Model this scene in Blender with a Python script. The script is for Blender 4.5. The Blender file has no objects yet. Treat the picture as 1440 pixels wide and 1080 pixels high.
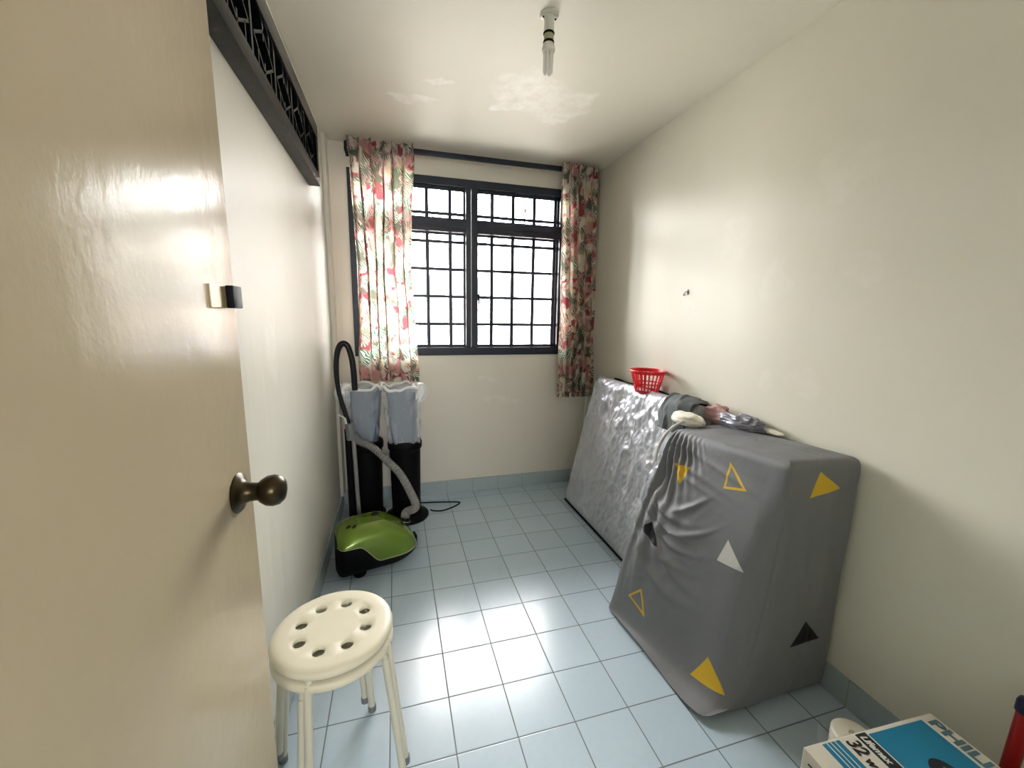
import bpy, bmesh, math, random
from mathutils import Vector, Matrix, noise
R = math.radians
PI = math.pi
S = bpy.context.scene
C = S.collection

# ------------------------------------------------------------------ camera
cam_d = bpy.data.cameras.new('camera'); cam = bpy.data.objects.new('camera', cam_d); C.objects.link(cam)
F_PX = 575.04
cam_d.sensor_width = 36.0; cam_d.sensor_fit = 'HORIZONTAL'; cam_d.lens = F_PX / 1440 * 36.0
cam_d.clip_start = 0.01; cam_d.clip_end = 500
yaw, pitch, roll = 0.278127332, 0.163162173, 0.0145162756
fw = Vector((math.sin(yaw) * math.cos(pitch), math.cos(yaw) * math.cos(pitch), -math.sin(pitch)))
r0 = Vector((math.cos(yaw), -math.sin(yaw), 0)); u0 = r0.cross(fw)
rt = math.cos(roll) * r0 + math.sin(roll) * u0; up = -math.sin(roll) * r0 + math.cos(roll) * u0
M = Matrix((rt, up, -fw)).transposed().to_4x4(); M.translation = Vector((-0.1439, -1.0681, 1.3446))
cam.matrix_world = M
S.camera = cam

# ------------------------------------------------------------------ world, light, exposure
W = bpy.data.worlds.new('overcast_sky'); S.world = W; W.use_nodes = True
wn = W.node_tree; bgn = wn.nodes['Background']
bgn.inputs[0].default_value = (1.0, 0.99, 0.975, 1); bgn.inputs[1].default_value = 32.0
S.view_settings.view_transform = 'Standard'; S.view_settings.look = 'None'
S.view_settings.exposure = 0.29; S.view_settings.gamma = 1.0; S.view_settings.use_curve_mapping = False

def portal(name, loc, rot, sx, sy):
    l = bpy.data.lights.new(name, 'AREA'); l.shape = 'RECTANGLE'; l.size = sx; l.size_y = sy
    l.cycles.is_portal = True
    o = bpy.data.objects.new(name, l); C.objects.link(o); o.location = loc; o.rotation_euler = rot
portal('window_portal', (0.34, 2.02, 1.665), (R(-90), 0, 0), 1.52, 1.24)
portal('added_opening_portal', (0.0, -3.42, 1.75), (R(90), 0, 0), .9, 0.5)  # portal for the unseen opening added behind the camera for fill daylight

# ------------------------------------------------------------------ materials
class NT:
    def __init__(s, name):
        s.m = bpy.data.materials.new(name); s.m.use_nodes = True
        s.t = s.m.node_tree; s.n = s.t.nodes; s.l = s.t.links
        s.b = s.n['Principled BSDF']; s.out = s.n['Material Output']
    def node(s, typ, **kw):
        n = s.n.new(typ)
        for k, v in kw.items(): setattr(n, k, v)
        return n
    def put(s, inp, v):
        if isinstance(v, bpy.types.NodeSocket): s.l.new(v, inp)
        else: inp.default_value = v
    def math(s, op, a, b=None, c=None, clamp=False):
        n = s.node('ShaderNodeMath', operation=op, use_clamp=clamp)
        s.put(n.inputs[0], a)
        if b is not None: s.put(n.inputs[1], b)
        if c is not None: s.put(n.inputs[2], c)
        return n.outputs[0]
    def vmath(s, op, a, b):
        n = s.node('ShaderNodeVectorMath', operation=op); s.put(n.inputs[0], a); s.put(n.inputs[1], b); return n.outputs[0]
    def mix(s, f, a, b):
        n = s.node('ShaderNodeMix', data_type='RGBA'); s.put(n.inputs[0], f)
        for i, v in ((6, a), (7, b)): s.put(n.inputs[i], v if isinstance(v, bpy.types.NodeSocket) else (*v[:3], 1))
        return n.outputs[2]
    def coord(s, kind='Object'): return s.node('ShaderNodeTexCoord').outputs[kind]
    def mapping(s, v, scale=(1, 1, 1), loc=(0, 0, 0), rot=(0, 0, 0)):
        n = s.node('ShaderNodeMapping'); s.put(n.inputs[0], v); n.inputs[1].default_value = loc; n.inputs[2].default_value = rot; n.inputs[3].default_value = scale
        return n.outputs[0]
    def noise(s, v, scale, detail=3, rough=0.5, out=0):
        n = s.node('ShaderNodeTexNoise'); s.put(n.inputs['Vector'], v); n.inputs['Scale'].default_value = scale
        n.inputs['Detail'].default_value = detail; n.inputs['Roughness'].default_value = rough
        return n.outputs[out]
    def ramp(s, f, stops, interp='LINEAR'):
        n = s.node('ShaderNodeValToRGB'); s.put(n.inputs[0], f); e = n.color_ramp.elements; n.color_ramp.interpolation = interp
        while len(e) < len(stops): e.new(0.5)
        for k, (p, c) in enumerate(stops): e[k].position = p; e[k].color = (*c, 1) if len(c) == 3 else c
        return n.outputs[0]
    def bump(s, h, strength=0.2, dist=0.01, normal=None):
        n = s.node('ShaderNodeBump'); n.inputs['Strength'].default_value = strength; n.inputs['Distance'].default_value = dist
        s.put(n.inputs['Height'], h)
        if normal is not None: s.put(n.inputs['Normal'], normal)
        return n.outputs[0]
    def setp(s, **kw):
        for k, v in kw.items():
            k = k.replace('_', ' ')
            if isinstance(v, tuple) and len(v) == 3: v = (*v, 1)
            s.put(s.b.inputs[k], v)
        return s

def simple(name, col, rough=0.5, metal=0.0, var=0.06, bump=0.05, bscale=60, coat=0.0, **kw):
    t = NT(name); co = t.coord()
    n = t.noise(co, 9, 3)
    dark = tuple(c * (1 - var) for c in col); lite = tuple(min(1, c * (1 + var)) for c in col)
    t.setp(Base_Color=t.mix(n, dark, lite), Roughness=rough, Metallic=metal, Coat_Weight=coat)
    if bump: t.setp(Normal=t.bump(t.noise(co, bscale, 3), bump, 0.004))
    t.setp(**kw)
    return t.m

def patch_mask(t, co, spots):
    """filler patches: soft-edged irregular blobs at fixed places of the wall"""
    wob = t.vmath('SCALE', t.vmath('SUBTRACT', t.noise(co, 7, 4, 0.6, 1), (0.5, 0.5, 0.5)), (0, 0, 0))
    wob.node.inputs[3].default_value = 0.22
    p = t.vmath('ADD', co, wob); tot = None
    for (c, rad) in spots:
        n = t.node('ShaderNodeMapping', vector_type='POINT'); t.put(n.inputs[0], t.vmath('SUBTRACT', p, c))
        n.inputs[3].default_value = tuple(1 / r for r in rad)
        ln = t.node('ShaderNodeVectorMath', operation='LENGTH'); t.put(ln.inputs[0], n.outputs[0])
        v = t.math('MULTIPLY_ADD', ln.outputs['Value'], -3.0, 3.6, clamp=True)
        tot = v if tot is None else t.math('MAXIMUM', tot, v)
    return t.math('MULTIPLY', tot, t.math('MULTIPLY_ADD', t.noise(co, 16, 4, 0.7), 2.6, -0.75, clamp=True))

def plaster(name, col, rough, spots=(), streak=0.0, amt=0.55, coat=0.0, pcol=(0.93, 0.91, 0.85)):
    t = NT(name); co = t.coord()
    n1 = t.noise(co, 2.2, 4, 0.6)
    base = t.mix(n1, tuple(c * 0.95 for c in col), tuple(min(1, c * 1.03) for c in col))
    if spots:
        base = t.mix(t.math('MULTIPLY', patch_mask(t, co, spots), amt), base, pcol)
    h = t.math('ADD', t.math('MULTIPLY', t.noise(co, 5, 3), 0.8), t.math('MULTIPLY', t.noise(co, 120, 2), 0.04))
    if streak:
        h = t.math('ADD', h, t.math('MULTIPLY', t.noise(t.mapping(co, (1, 1, 0.08)), 14, 2), streak))
    t.setp(Base_Color=base, Roughness=rough, Coat_Weight=coat, Coat_Roughness=0.3, Normal=t.bump(h, 0.25, 0.012))
    return t.m

CREAM = (0.73, 0.715, 0.615)
M_wr = plaster('cream_wall_paint', CREAM, 0.42, [((1.355, .05, 1.86), (.2, .10, .07)), ((1.355, -.03, 1.52), (.2, .07, .05)), ((1.355, .28, 1.5), (.2, .07, .08)),
      ((1.355, .80, 1.42), (.2, .05, .04)), ((1.355, 1.32, 2.28), (.2, .03, .02)), ((1.355, 1.15, 2.31), (.2, .035, .02)), ((1.355, .12, 1.12), (.2, .08, .05)),
      ((1.355, .52, 1.72), (.2, .09, .1)), ((1.355, .28, 1.1), (.2, .04, .04))], amt=0.2)
M_wl = plaster('cream_gloss_paint', (0.74, 0.72, 0.635), 0.46, [((-.54, .45, 1.24), (.2, .08, .1))], streak=1.6, amt=0.35)
M_wb = plaster('cream_window_wall_paint', (0.735, 0.70, 0.615), 0.5, [((.62, 1.916, .72), (.15, .2, .025)), ((.50, 1.916, .87), (.05, .2, .02))], amt=0.35)
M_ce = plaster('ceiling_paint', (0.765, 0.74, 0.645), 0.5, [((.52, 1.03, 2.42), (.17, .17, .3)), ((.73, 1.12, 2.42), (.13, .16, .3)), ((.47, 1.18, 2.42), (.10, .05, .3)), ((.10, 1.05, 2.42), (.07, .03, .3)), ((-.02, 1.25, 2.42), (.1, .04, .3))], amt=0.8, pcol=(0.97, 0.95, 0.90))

def tile_floor():
    t = NT('pale_blue_floor_tiles'); co = t.coord()
    sep = t.node('ShaderNodeSeparateXYZ'); t.put(sep.inputs[0], co)
    ds = []
    for k in (0, 1):
        f = t.math('FRACT', t.math('DIVIDE', sep.outputs[k], 0.2))
        ds.append(t.math('MINIMUM', f, t.math('SUBTRACT', 1.0, f)))
    d = t.math('MULTIPLY', t.math('MINIMUM', ds[0], ds[1]), 0.2)           # metres to the nearest joint
    g = t.math('MULTIPLY_ADD', d, -900.0, 2.35, clamp=True)
    fl = t.node('ShaderNodeVectorMath', operation='FLOOR'); t.put(fl.inputs[0], t.mapping(co, (5, 5, 0)))
    wn_ = t.node('ShaderNodeTexWhiteNoise'); t.put(wn_.inputs[0], fl.outputs[0])
    tile = t.mix(wn_.outputs[0], (0.44, 0.56, 0.665), (0.485, 0.61, 0.715))
    tile = t.mix(t.math('MULTIPLY', t.noise(co, 40, 3), 0.25), tile, (0.66, 0.74, 0.76))
    t.setp(Base_Color=t.mix(g, tile, (0.13, 0.145, 0.16)), Roughness=t.math('MULTIPLY_ADD', g, 0.5, 0.23),
           Specular_IOR_Level=0.85)
    h = t.math('ADD', t.math('MULTIPLY', t.math('MULTIPLY', d, 250.0, clamp=True), 0.15), t.math('MULTIPLY', t.noise(co, 12, 3), 0.12))
    t.setp(Normal=t.bump(h, 0.35, 0.006))
    return t.m
M_floor = tile_floor()

def tile_skirt(axis):
    t = NT('blue_grey_skirting_tile'); co = t.coord()
    sep = t.node('ShaderNodeSeparateXYZ'); t.put(sep.inputs[0], co)
    f = t.math('FRACT', t.math('DIVIDE', sep.outputs[axis], 0.2)); d = t.math('MINIMUM', f, t.math('SUBTRACT', 1.0, f))
    g = t.math('LESS_THAN', d, 0.008)
    t.setp(Base_Color=t.mix(g, t.mix(t.noise(co, 30, 3), (0.34, 0.42, 0.45), (0.42, 0.49, 0.51)), (0.26, 0.30, 0.31)), Roughness=0.35)
    return t.m
M_skx, M_sky = tile_skirt(0), tile_skirt(1)

M_black = simple('black_gloss_paint', (0.004, 0.006, 0.007), 0.22, bump=0.12, bscale=25, Specular_IOR_Level=0.14)
M_blackrail = simple('worn_black_paint', (0.012, 0.012, 0.010), 0.4, var=0.4, bump=0.2, bscale=35, Specular_IOR_Level=0.08)
M_darkglass = simple('dark_pane', (0.01, 0.01, 0.012), 0.15, bump=0)
M_frame = simple('dark_navy_window_paint', (0.012, 0.016, 0.030), 0.4, bump=0.05, Specular_IOR_Level=0.35)
M_plastic_blk = simple('black_plastic', (0.003, 0.003, 0.0035), 0.55, bump=0.03, Specular_IOR_Level=0.12)
M_hose_blk = simple('black_hose_plastic', (0.007, 0.008, 0.011), 0.35, bump=0, Specular_IOR_Level=0.3)
M_brass = simple('aged_brass', (0.05, 0.038, 0.02), 0.32, metal=0.9, var=0.35, bump=0.1, bscale=40)
M_latch = simple('dull_brass_plate', (0.35, 0.28, 0.17), 0.35, metal=0.4)
M_stool = simple('ivory_plastic', (0.74, 0.695, 0.55), 0.42, var=0.04, bump=0.06, bscale=25)
M_stoolframe = simple('ivory_painted_steel', (0.64, 0.62, 0.51), 0.35, var=0.05)  # slightly darker, greyer tone of the stool ring and legs
M_white = simple('white_plastic', (0.80, 0.79, 0.72), 0.4)
M_tube = simple('lamp_tube_glass', (0.86, 0.85, 0.80), 0.15, bump=0, Transmission_Weight=0.0)
M_gold = simple('olive_band', (0.42, 0.40, 0.24), 0.35)
M_red = simple('red_plastic', (0.72, 0.01, 0.02), 0.35, bump=0.02, Subsurface_Weight=0.1)
M_redpole = simple('red_pole_paint', (0.33, 0.01, 0.01), 0.35, bump=0.03)
M_bluecap = simple('navy_rubber', (0.012, 0.014, 0.05), 0.45)
M_grey_tube = simple('grey_hose', (0.25, 0.25, 0.24), 0.4, bump=0)
M_steel = simple('grey_tube', (0.20, 0.21, 0.22), 0.4, metal=0.2)
M_fan = simple('fan_grille_grey', (0.09, 0.12, 0.18), 0.5, var=0.2)
M_darkcloth = simple('dark_grey_cloth', (0.10, 0.11, 0.115), 0.85, var=0.3, bump=0.5, bscale=18)
M_pink = simple('pinkish_cloth', (0.42, 0.25, 0.23), 0.85, var=0.35, bump=0.5, bscale=25)
M_pillow = simple('off_white_cloth', (0.82, 0.79, 0.70), 0.9, var=0.05, bump=0.3, bscale=25)
M_hem = simple('cream_binding', (0.62, 0.60, 0.55), 0.8, bump=0.2)
M_silver = simple('silver_bag', (0.19, 0.195, 0.23), 0.3, metal=0.25, var=0.5, bump=0.9, bscale=22)
M_door = None

def door_paint():
    t = NT('beige_gloss_door_paint'); co = t.coord()
    h = t.math('ADD', t.math('MULTIPLY', t.noise(t.mapping(co, (1, 1.6, .9)), 22, 4, 0.6), 0.25), t.math('MULTIPLY', t.noise(co, 4, 2), 0.5))
    t.setp(Base_Color=t.mix(t.noise(co, 3, 3), (0.47, 0.395, 0.275), (0.52, 0.44, 0.31)), Roughness=0.22, Specular_IOR_Level=0.10,
           Normal=t.bump(h, 0.45, 0.007))
    return t.m
M_door = door_paint()

def silver_wrap():
    t = NT('silver_plastic_wrap'); co = t.coord('UV')
    big = t.noise(t.mapping(co, (1, .55, 1)), 5, 5, 0.62)
    n = t.node('ShaderNodeTexNoise', noise_type='RIDGED_MULTIFRACTAL'); t.put(n.inputs['Vector'], t.mapping(co, (1.25, .45, 1), rot=(0, 0, .25)))
    n.inputs['Scale'].default_value = 8.5; n.inputs['Detail'].default_value = 5; n.inputs['Distortion'].default_value = 1.6
    h = t.math('ADD', t.math('MULTIPLY', n.outputs[0], 0.35), t.math('MULTIPLY', big, 0.8))
    t.setp(Base_Color=t.mix(big, (0.44, 0.46, 0.52), (0.66, 0.68, 0.73)), Metallic=0.3, Roughness=0.33, Coat_Weight=0.5, Coat_Roughness=0.2,
           Normal=t.bump(h, 1.0, 0.035))
    return t.m
M_wrap = silver_wrap()

def bag_plastic(name='thin_translucent_plastic', alpha=0.27, col=(0.78, 0.84, 0.92)):
    t = NT(name); co = t.coord()
    tr = t.node('ShaderNodeBsdfTransparent'); mx = t.node('ShaderNodeMixShader')
    n = t.node('ShaderNodeTexNoise', noise_type='RIDGED_MULTIFRACTAL'); t.put(n.inputs['Vector'], t.mapping(co, (1, 1, .5)))
    n.inputs['Scale'].default_value = 14; n.inputs['Detail'].default_value = 4
    f = t.math('MULTIPLY_ADD', n.outputs[0], 0.22, alpha, clamp=True)
    t.setp(Base_Color=col, Roughness=0.3, Normal=t.bump(n.outputs[0], 0.6, 0.008))
    t.put(mx.inputs[0], f); t.l.new(tr.outputs[0], mx.inputs[1]); t.l.new(t.b.outputs[0], mx.inputs[2]); t.l.new(mx.outputs[0], t.out.inputs[0])
    return t.m
M_bag = bag_plastic()
M_bagthick = bag_plastic('backlit_gathered_plastic', 0.85, (0.92, 0.93, 0.92))  # denser gathers; the near-white colour also holds their backlit highlight
M_film = bag_plastic('clear_film', 0.06, (0.7, 0.7, 0.7))

def glass_mat():
    t = NT('window_pane_glass')
    tr = t.node('ShaderNodeBsdfTransparent'); gl = t.node('ShaderNodeBsdfGlossy'); gl.inputs['Roughness'].default_value = 0.02
    fr = t.node('ShaderNodeFresnel'); fr.inputs[0].default_value = 1.35; mx = t.node('ShaderNodeMixShader')
    t.l.new(fr.outputs[0], mx.inputs[0]); t.l.new(tr.outputs[0], mx.inputs[1]); t.l.new(gl.outputs[0], mx.inputs[2]); t.l.new(mx.outputs[0], t.out.inputs[0])
    return t.m
M_glass = glass_mat()

def curtain_mat():
    t = NT('floral_curtain_cloth'); uv = t.coord('UV')
    w = t.noise(uv, 5, 3, 0.5, 1)
    sc = t.node('ShaderNodeVectorMath', operation='SCALE'); t.put(sc.inputs[0], t.vmath('SUBTRACT', w, (.5, .5, .5))); sc.inputs[3].default_value = 0.16
    p = t.vmath('ADD', uv, sc.outputs[0])
    col = (0.78, 0.73, 0.64)
    def blobs(scale, off, thr, c, base, soft=0.05, ext=(1, 1, 1), rot=0):
        v = t.noise(t.mapping(p, ext, off, (0, 0, rot)), scale, 2, 0.55)
        return t.mix(t.ramp(v, [(thr, (0, 0, 0)), (thr + soft, (1, 1, 1))]), base, c)
    b = blobs(9, (3, 1, 0), .55, (0.70, 0.55, 0.36), col)
    b = blobs(8, (7, 4, 0), .50, (0.60, 0.33, 0.31), b)
    b = blobs(11, (1, 9, 0), .57, (0.36, 0.07, 0.09), b)
    # leaf strokes: stripes cut by a blob mask
    wv = t.node('ShaderNodeTexWave'); t.put(wv.inputs['Vector'], t.mapping(p, (1, 1, 1), (0, 0, 0), (0, 0, .7)))
    wv.inputs['Scale'].default_value = 22; wv.inputs['Distortion'].default_value = 5; wv.inputs['Detail'].default_value = 1
    lm = t.ramp(t.noise(t.mapping(p, (1, 1, 1), (5, 5, 0)), 8, 2), [(.50, (0, 0, 0)), (.54, (1, 1, 1))])
    st = t.ramp(wv.outputs[1], [(.45, (0, 0, 0)), (.6, (1, 1, 1))])
    m2 = t.math('MULTIPLY', lm, st)
    b = t.mix(m2, b, (0.05, 0.20, 0.13))
    lm2 = t.ramp(t.noise(t.mapping(p, (1, 1, 1), (15, 2, 0)), 7, 2), [(.56, (0, 0, 0)), (.6, (1, 1, 1))])
    b = t.mix(t.math('MULTIPLY', lm2, t.math('SUBTRACT', 1.0, st)), b, (0.22, 0.11, 0.09))
    tl = t.node('ShaderNodeBsdfTranslucent'); t.put(tl.inputs[0], b); mx = t.node('ShaderNodeMixShader'); mx.inputs[0].default_value = 0.5
    t.setp(Base_Color=b, Roughness=0.85)
    t.l.new(t.b.outputs[0], mx.inputs[1]); t.l.new(tl.outputs[0], mx.inputs[2]); t.l.new(mx.outputs[0], t.out.inputs[0])
    return t.m
M_curtain = curtain_mat()

# printed triangles of the sheet, in the sheet's own unrolled coordinates (metres): (points, colour, outline width or 0)
YEL, BLK, WHT = (0.62, 0.40, 0.03), (0.004, 0.004, 0.007), (0.55, 0.56, 0.54)
TRIS = [
 ([(0.9299, 0.8238), (0.934, 0.7204), (1.0347, 0.7432)], YEL, 0.0085),
 ([(1.3979, 0.8465), (1.574, 0.7795), (1.3537, 0.7539)], YEL, 0),
 ([(0.6637, 0.7448), (0.7589, 0.752), (0.7374, 0.6717)], YEL, 0),
 ([(0.6185, 0.4277), (0.6699, 0.4801), (0.749, 0.4006)], BLK, 0),
 ([(1.016, 0.5613), (0.9951, 0.4736), (1.1008, 0.4761)], WHT, 0),
 ([(0.6632, 0.119), (0.7203, 0.1869), (0.774, 0.0797)], YEL, 0.0085),
 ([(1.0546, 0.1317), (1.0202, 0.0375), (1.1599, 0.0459)], YEL, 0),
 ([(1.4904, 0.2909), (1.6229, 0.1943), (1.4219, 0.1988)], BLK, 0),
]
def sheet_mat():
    t = NT('grey_printed_sheet'); uv = t.coord('UV')
    sep = t.node('ShaderNodeSeparateXYZ'); t.put(sep.inputs[0], uv); U, V = sep.outputs[0], sep.outputs[1]
    co = t.coord()
    b = t.mix(t.noise(co, 3, 2), (0.165, 0.17, 0.18), (0.185, 0.19, 0.20))
    for pts, c, wd in TRIS:
        (x0, y0), (x1, y1), (x2, y2) = pts
        if (x1 - x0) * (y2 - y0) - (x2 - x0) * (y1 - y0) < 0: pts = [pts[0], pts[2], pts[1]]
        d = None
        for k in range(3):
            ax, ay = pts[k]; bx_, by_ = pts[(k + 1) % 3]; L = math.hypot(bx_ - ax, by_ - ay)
            nx, ny = -(by_ - ay) / L, (bx_ - ax) / L
            e = t.math('MULTIPLY_ADD', U, nx, t.math('MULTIPLY_ADD', V, ny, -(ax * nx + ay * ny)))
            d = e if d is None else t.math('MINIMUM', d, e)
        m = t.math('MULTIPLY', d, 900.0, clamp=True)
        if wd: m = t.math('SUBTRACT', m, t.math('MULTIPLY', t.math('SUBTRACT', d, wd), 900.0, clamp=True))
        b = t.mix(m, b, c)
    weave = t.noise(uv, 180, 1)
    cr = t.node('ShaderNodeTexNoise'); t.put(cr.inputs['Vector'], t.mapping(uv, (1, .7, 1))); cr.inputs['Scale'].default_value = 7; cr.inputs['Detail'].default_value = 3; cr.inputs['Distortion'].default_value = 1.0
    h = t.math('ADD', t.math('MULTIPLY', weave, 0.01), cr.outputs[0])
    t.setp(Base_Color=b, Roughness=0.6, Specular_IOR_Level=0.3, Normal=t.bump(h, 0.4, 0.014))
    return t.m
M_sheet = sheet_mat()

def vac_green():
    t = NT('metallic_green_plastic'); co = t.coord()
    t.setp(Base_Color=t.mix(t.noise(co, 6, 2), (0.115, 0.20, 0.008), (0.155, 0.26, 0.014)), Metallic=0.35, Roughness=0.27, Coat_Weight=0.6, Coat_Roughness=0.08)
    return t.m
M_green = vac_green()
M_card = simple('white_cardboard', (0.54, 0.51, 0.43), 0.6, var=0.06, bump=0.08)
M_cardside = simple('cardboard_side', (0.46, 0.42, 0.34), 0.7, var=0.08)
M_teal = simple('teal_print', (0.0, 0.14, 0.25), 0.5, var=0.06, bump=0)
M_ink = simple('black_print', (0.008, 0.008, 0.012), 0.5, bump=0)
M_inkgrey = simple('slate_print', (0.06, 0.13, 0.16), 0.5, bump=0)
M_paper = simple('white_print', (0.58, 0.58, 0.54), 0.5, bump=0)
M_conc = simple('pale_facade_paint', (0.74, 0.72, 0.68), 0.8, bump=0)
M_win_out = simple('facade_window_frame', (0.20, 0.23, 0.30), 0.5, bump=0)
M_pane_out = simple('facade_window_pane', (0.08, 0.11, 0.17), 0.1, bump=0)
M_redband = simple('faded_red_band', (0.45, 0.10, 0.08), 0.7, bump=0)
M_ground = simple('pale_concrete_ground', (0.48, 0.47, 0.43), 0.9, bump=0)

# ------------------------------------------------------------------ geometry helpers
def tagp(o, label=None, cat=None, group=None, kind=None):
    if label: o['label'] = label
    if cat: o['category'] = cat
    if group: o['group'] = group
    if kind: o['kind'] = kind
    return o
def empty(name, loc=(0, 0, 0), rz=0.0, **kw):
    o = bpy.data.objects.new(name, None); C.objects.link(o); o.location = loc; o.rotation_euler = (0, 0, rz); o.empty_display_size = .05
    return tagp(o, **kw)
def link(name, bm, mat, parent=None, smooth=True, angle=35, mods=(), **kw):
    bmesh.ops.recalc_face_normals(bm, faces=bm.faces)
    me = bpy.data.meshes.new(name); bm.to_mesh(me); bm.free()
    if smooth:
        for p in me.polygons: p.use_smooth = True
        me.set_sharp_from_angle(angle=R(angle))
    for m in (mat if isinstance(mat, (list, tuple)) else [mat]): me.materials.append(m)
    o = bpy.data.objects.new(name, me); C.objects.link(o); o.parent = parent
    return tagp(o, **kw)
def NB(): return bmesh.new()
def box(bm, lo, hi, bevel=0.0, seg=2, mat=None, mi=0):
    lo, hi = Vector(lo), Vector(hi)
    r = bmesh.ops.create_cube(bm, size=1.0); vs = r['verts']
    for v in vs: v.co = Vector(((v.co.x + .5) * (hi.x - lo.x) + lo.x, (v.co.y + .5) * (hi.y - lo.y) + lo.y, (v.co.z + .5) * (hi.z - lo.z) + lo.z))
    fs = {f for v in vs for f in v.link_faces}
    for f in fs: f.material_index = mi
    if bevel > 0:
        es = {e for v in vs for e in v.link_edges}
        r = bmesh.ops.bevel(bm, geom=list(es), offset=bevel, segments=seg, affect='EDGES', profile=0.6)
        vs = list({v for f in r['faces'] for v in f.verts} | {v for v in vs if v.is_valid})
    if mat is not None:
        for v in vs: v.co = mat @ v.co
    return vs
def frame_of(d, prev=None):
    d = d.normalized()
    a = prev if prev is not None else (Vector((0, 0, 1)) if abs(d.z) < .9 else Vector((1, 0, 0)))
    x = (a - d * a.dot(d))
    if x.length < 1e-5: x = d.orthogonal()
    x.normalize(); return x, d.cross(x)
def tube(bm, pts, rad, seg=12, cap=True, closed=False, mi=0):
    pts = [Vector(p) for p in pts]; n = len(pts)
    rad = rad if isinstance(rad, (list, tuple)) else [rad] * n
    rings = []; prev = None
    for i, p in enumerate(pts):
        if closed: d = pts[(i + 1) % n] - pts[i - 1]
        elif i == 0: d = pts[1] - p
        elif i == n - 1: d = p - pts[-2]
        else: d = (pts[i + 1] - p).normalized() + (p - pts[i - 1]).normalized()
        x, y = frame_of(d, prev); prev = x
        rings.append([bm.verts.new(p + rad[i] * (math.cos(2 * PI * k / seg) * x + math.sin(2 * PI * k / seg) * y)) for k in range(seg)])
    m = n if closed else n - 1
    for i in range(m):
        a, b = rings[i], rings[(i + 1) % n]
        for k in range(seg):
            f = bm.faces.new((a[k], a[(k + 1) % seg], b[(k + 1) % seg], b[k])); f.material_index = mi
    if cap and not closed:
        bm.faces.new(rings[0][::-1]); bm.faces.new(rings[-1])
    return rings
def spline(ctrl, n=10):
    P = [Vector(p) for p in ctrl]; P = [2 * P[0] - P[1]] + P + [2 * P[-1] - P[-2]]; out = []
    for i in range(1, len(P) - 2):
        for k in range(n):
            t = k / n
            out.append(0.5 * ((2 * P[i]) + (P[i + 1] - P[i - 1]) * t + (2 * P[i - 1] - 5 * P[i] + 4 * P[i + 1] - P[i + 2]) * t * t + (3 * P[i] - P[i - 1] - 3 * P[i + 1] + P[i + 2]) * t ** 3))
    out.append(P[-2]); return out
def lathe(bm, prof, seg=32, mat=None, mi=0, center=(0, 0, 0), cap=True):
    """prof: (r, z) from bottom to top"""
    c = Vector(center); rings = []
    for r, z in prof:
        if r < 1e-6: rings.append([bm.verts.new(c + Vector((0, 0, z)))])
        else: rings.append([bm.verts.new(c + Vector((r * math.cos(2 * PI * k / seg), r * math.sin(2 * PI * k / seg), z))) for k in range(seg)])
    for a, b in zip(rings, rings[1:]):
        for k in range(seg):
            k2 = (k + 1) % seg
            if len(a) == 1 and len(b) == 1: continue
            if len(a) == 1: f = bm.faces.new((a[0], b[k2], b[k]))
            elif len(b) == 1: f = bm.faces.new((a[k], a[k2], b[0]))
            else: f = bm.faces.new((a[k], a[k2], b[k2], b[k]))
            f.material_index = mi
    if cap:
        if len(rings[0]) > 1: bm.faces.new(rings[0][::-1])
        if len(rings[-1]) > 1: bm.faces.new(rings[-1])
    vs = [v for r in rings for v in r]
    if mat is not None:
        for v in vs: v.co = mat @ v.co
    return vs
def grid(bm, fn, nu, nv, uvfn=None, closed_u=False):
    """fn(u,v) -> Vector; uv layer filled with uvfn(u,v)"""
    uvl = bm.loops.layers.uv.verify()
    cols = nu if closed_u else nu + 1
    V = [[bm.verts.new(fn(i / nu, j / nv)) for i in range(cols)] for j in range(nv + 1)]
    for j in range(nv):
        for i in range(nu):
            i2 = (i + 1) % nu if closed_u else i + 1
            f = bm.faces.new((V[j][i], V[j][i2], V[j + 1][i2], V[j + 1][i]))
            if uvfn:
                for l, (a, b) in zip(f.loops, ((i, j), (i + 1, j), (i + 1, j + 1), (i, j + 1))): l[uvl].uv = uvfn(a / nu, b / nv)
    return V
def N3(x, y, z, s=1.0): return noise.noise(Vector((x * s, y * s, z * s)))
def text_mesh(name, body, size, mat, parent, matrix, shear=0.0, extrude=0.0004, offset=0.0, sx=1.0):
    cu = bpy.data.curves.new(name, 'FONT'); cu.body = body; cu.size = size; cu.shear = shear; cu.extrude = extrude; cu.offset = offset
    tmp = bpy.data.objects.new(name + '_tmp', cu); C.objects.link(tmp)
    dg = bpy.context.evaluated_depsgraph_get(); me = bpy.data.meshes.new_from_object(tmp.evaluated_get(dg))
    bpy.data.objects.remove(tmp); me.materials.clear(); me.materials.append(mat)
    me.transform(matrix @ Matrix.Diagonal((sx, 1, 1, 1)))
    o = bpy.data.objects.new(name, me); C.objects.link(o); o.parent = parent; return o

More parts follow.
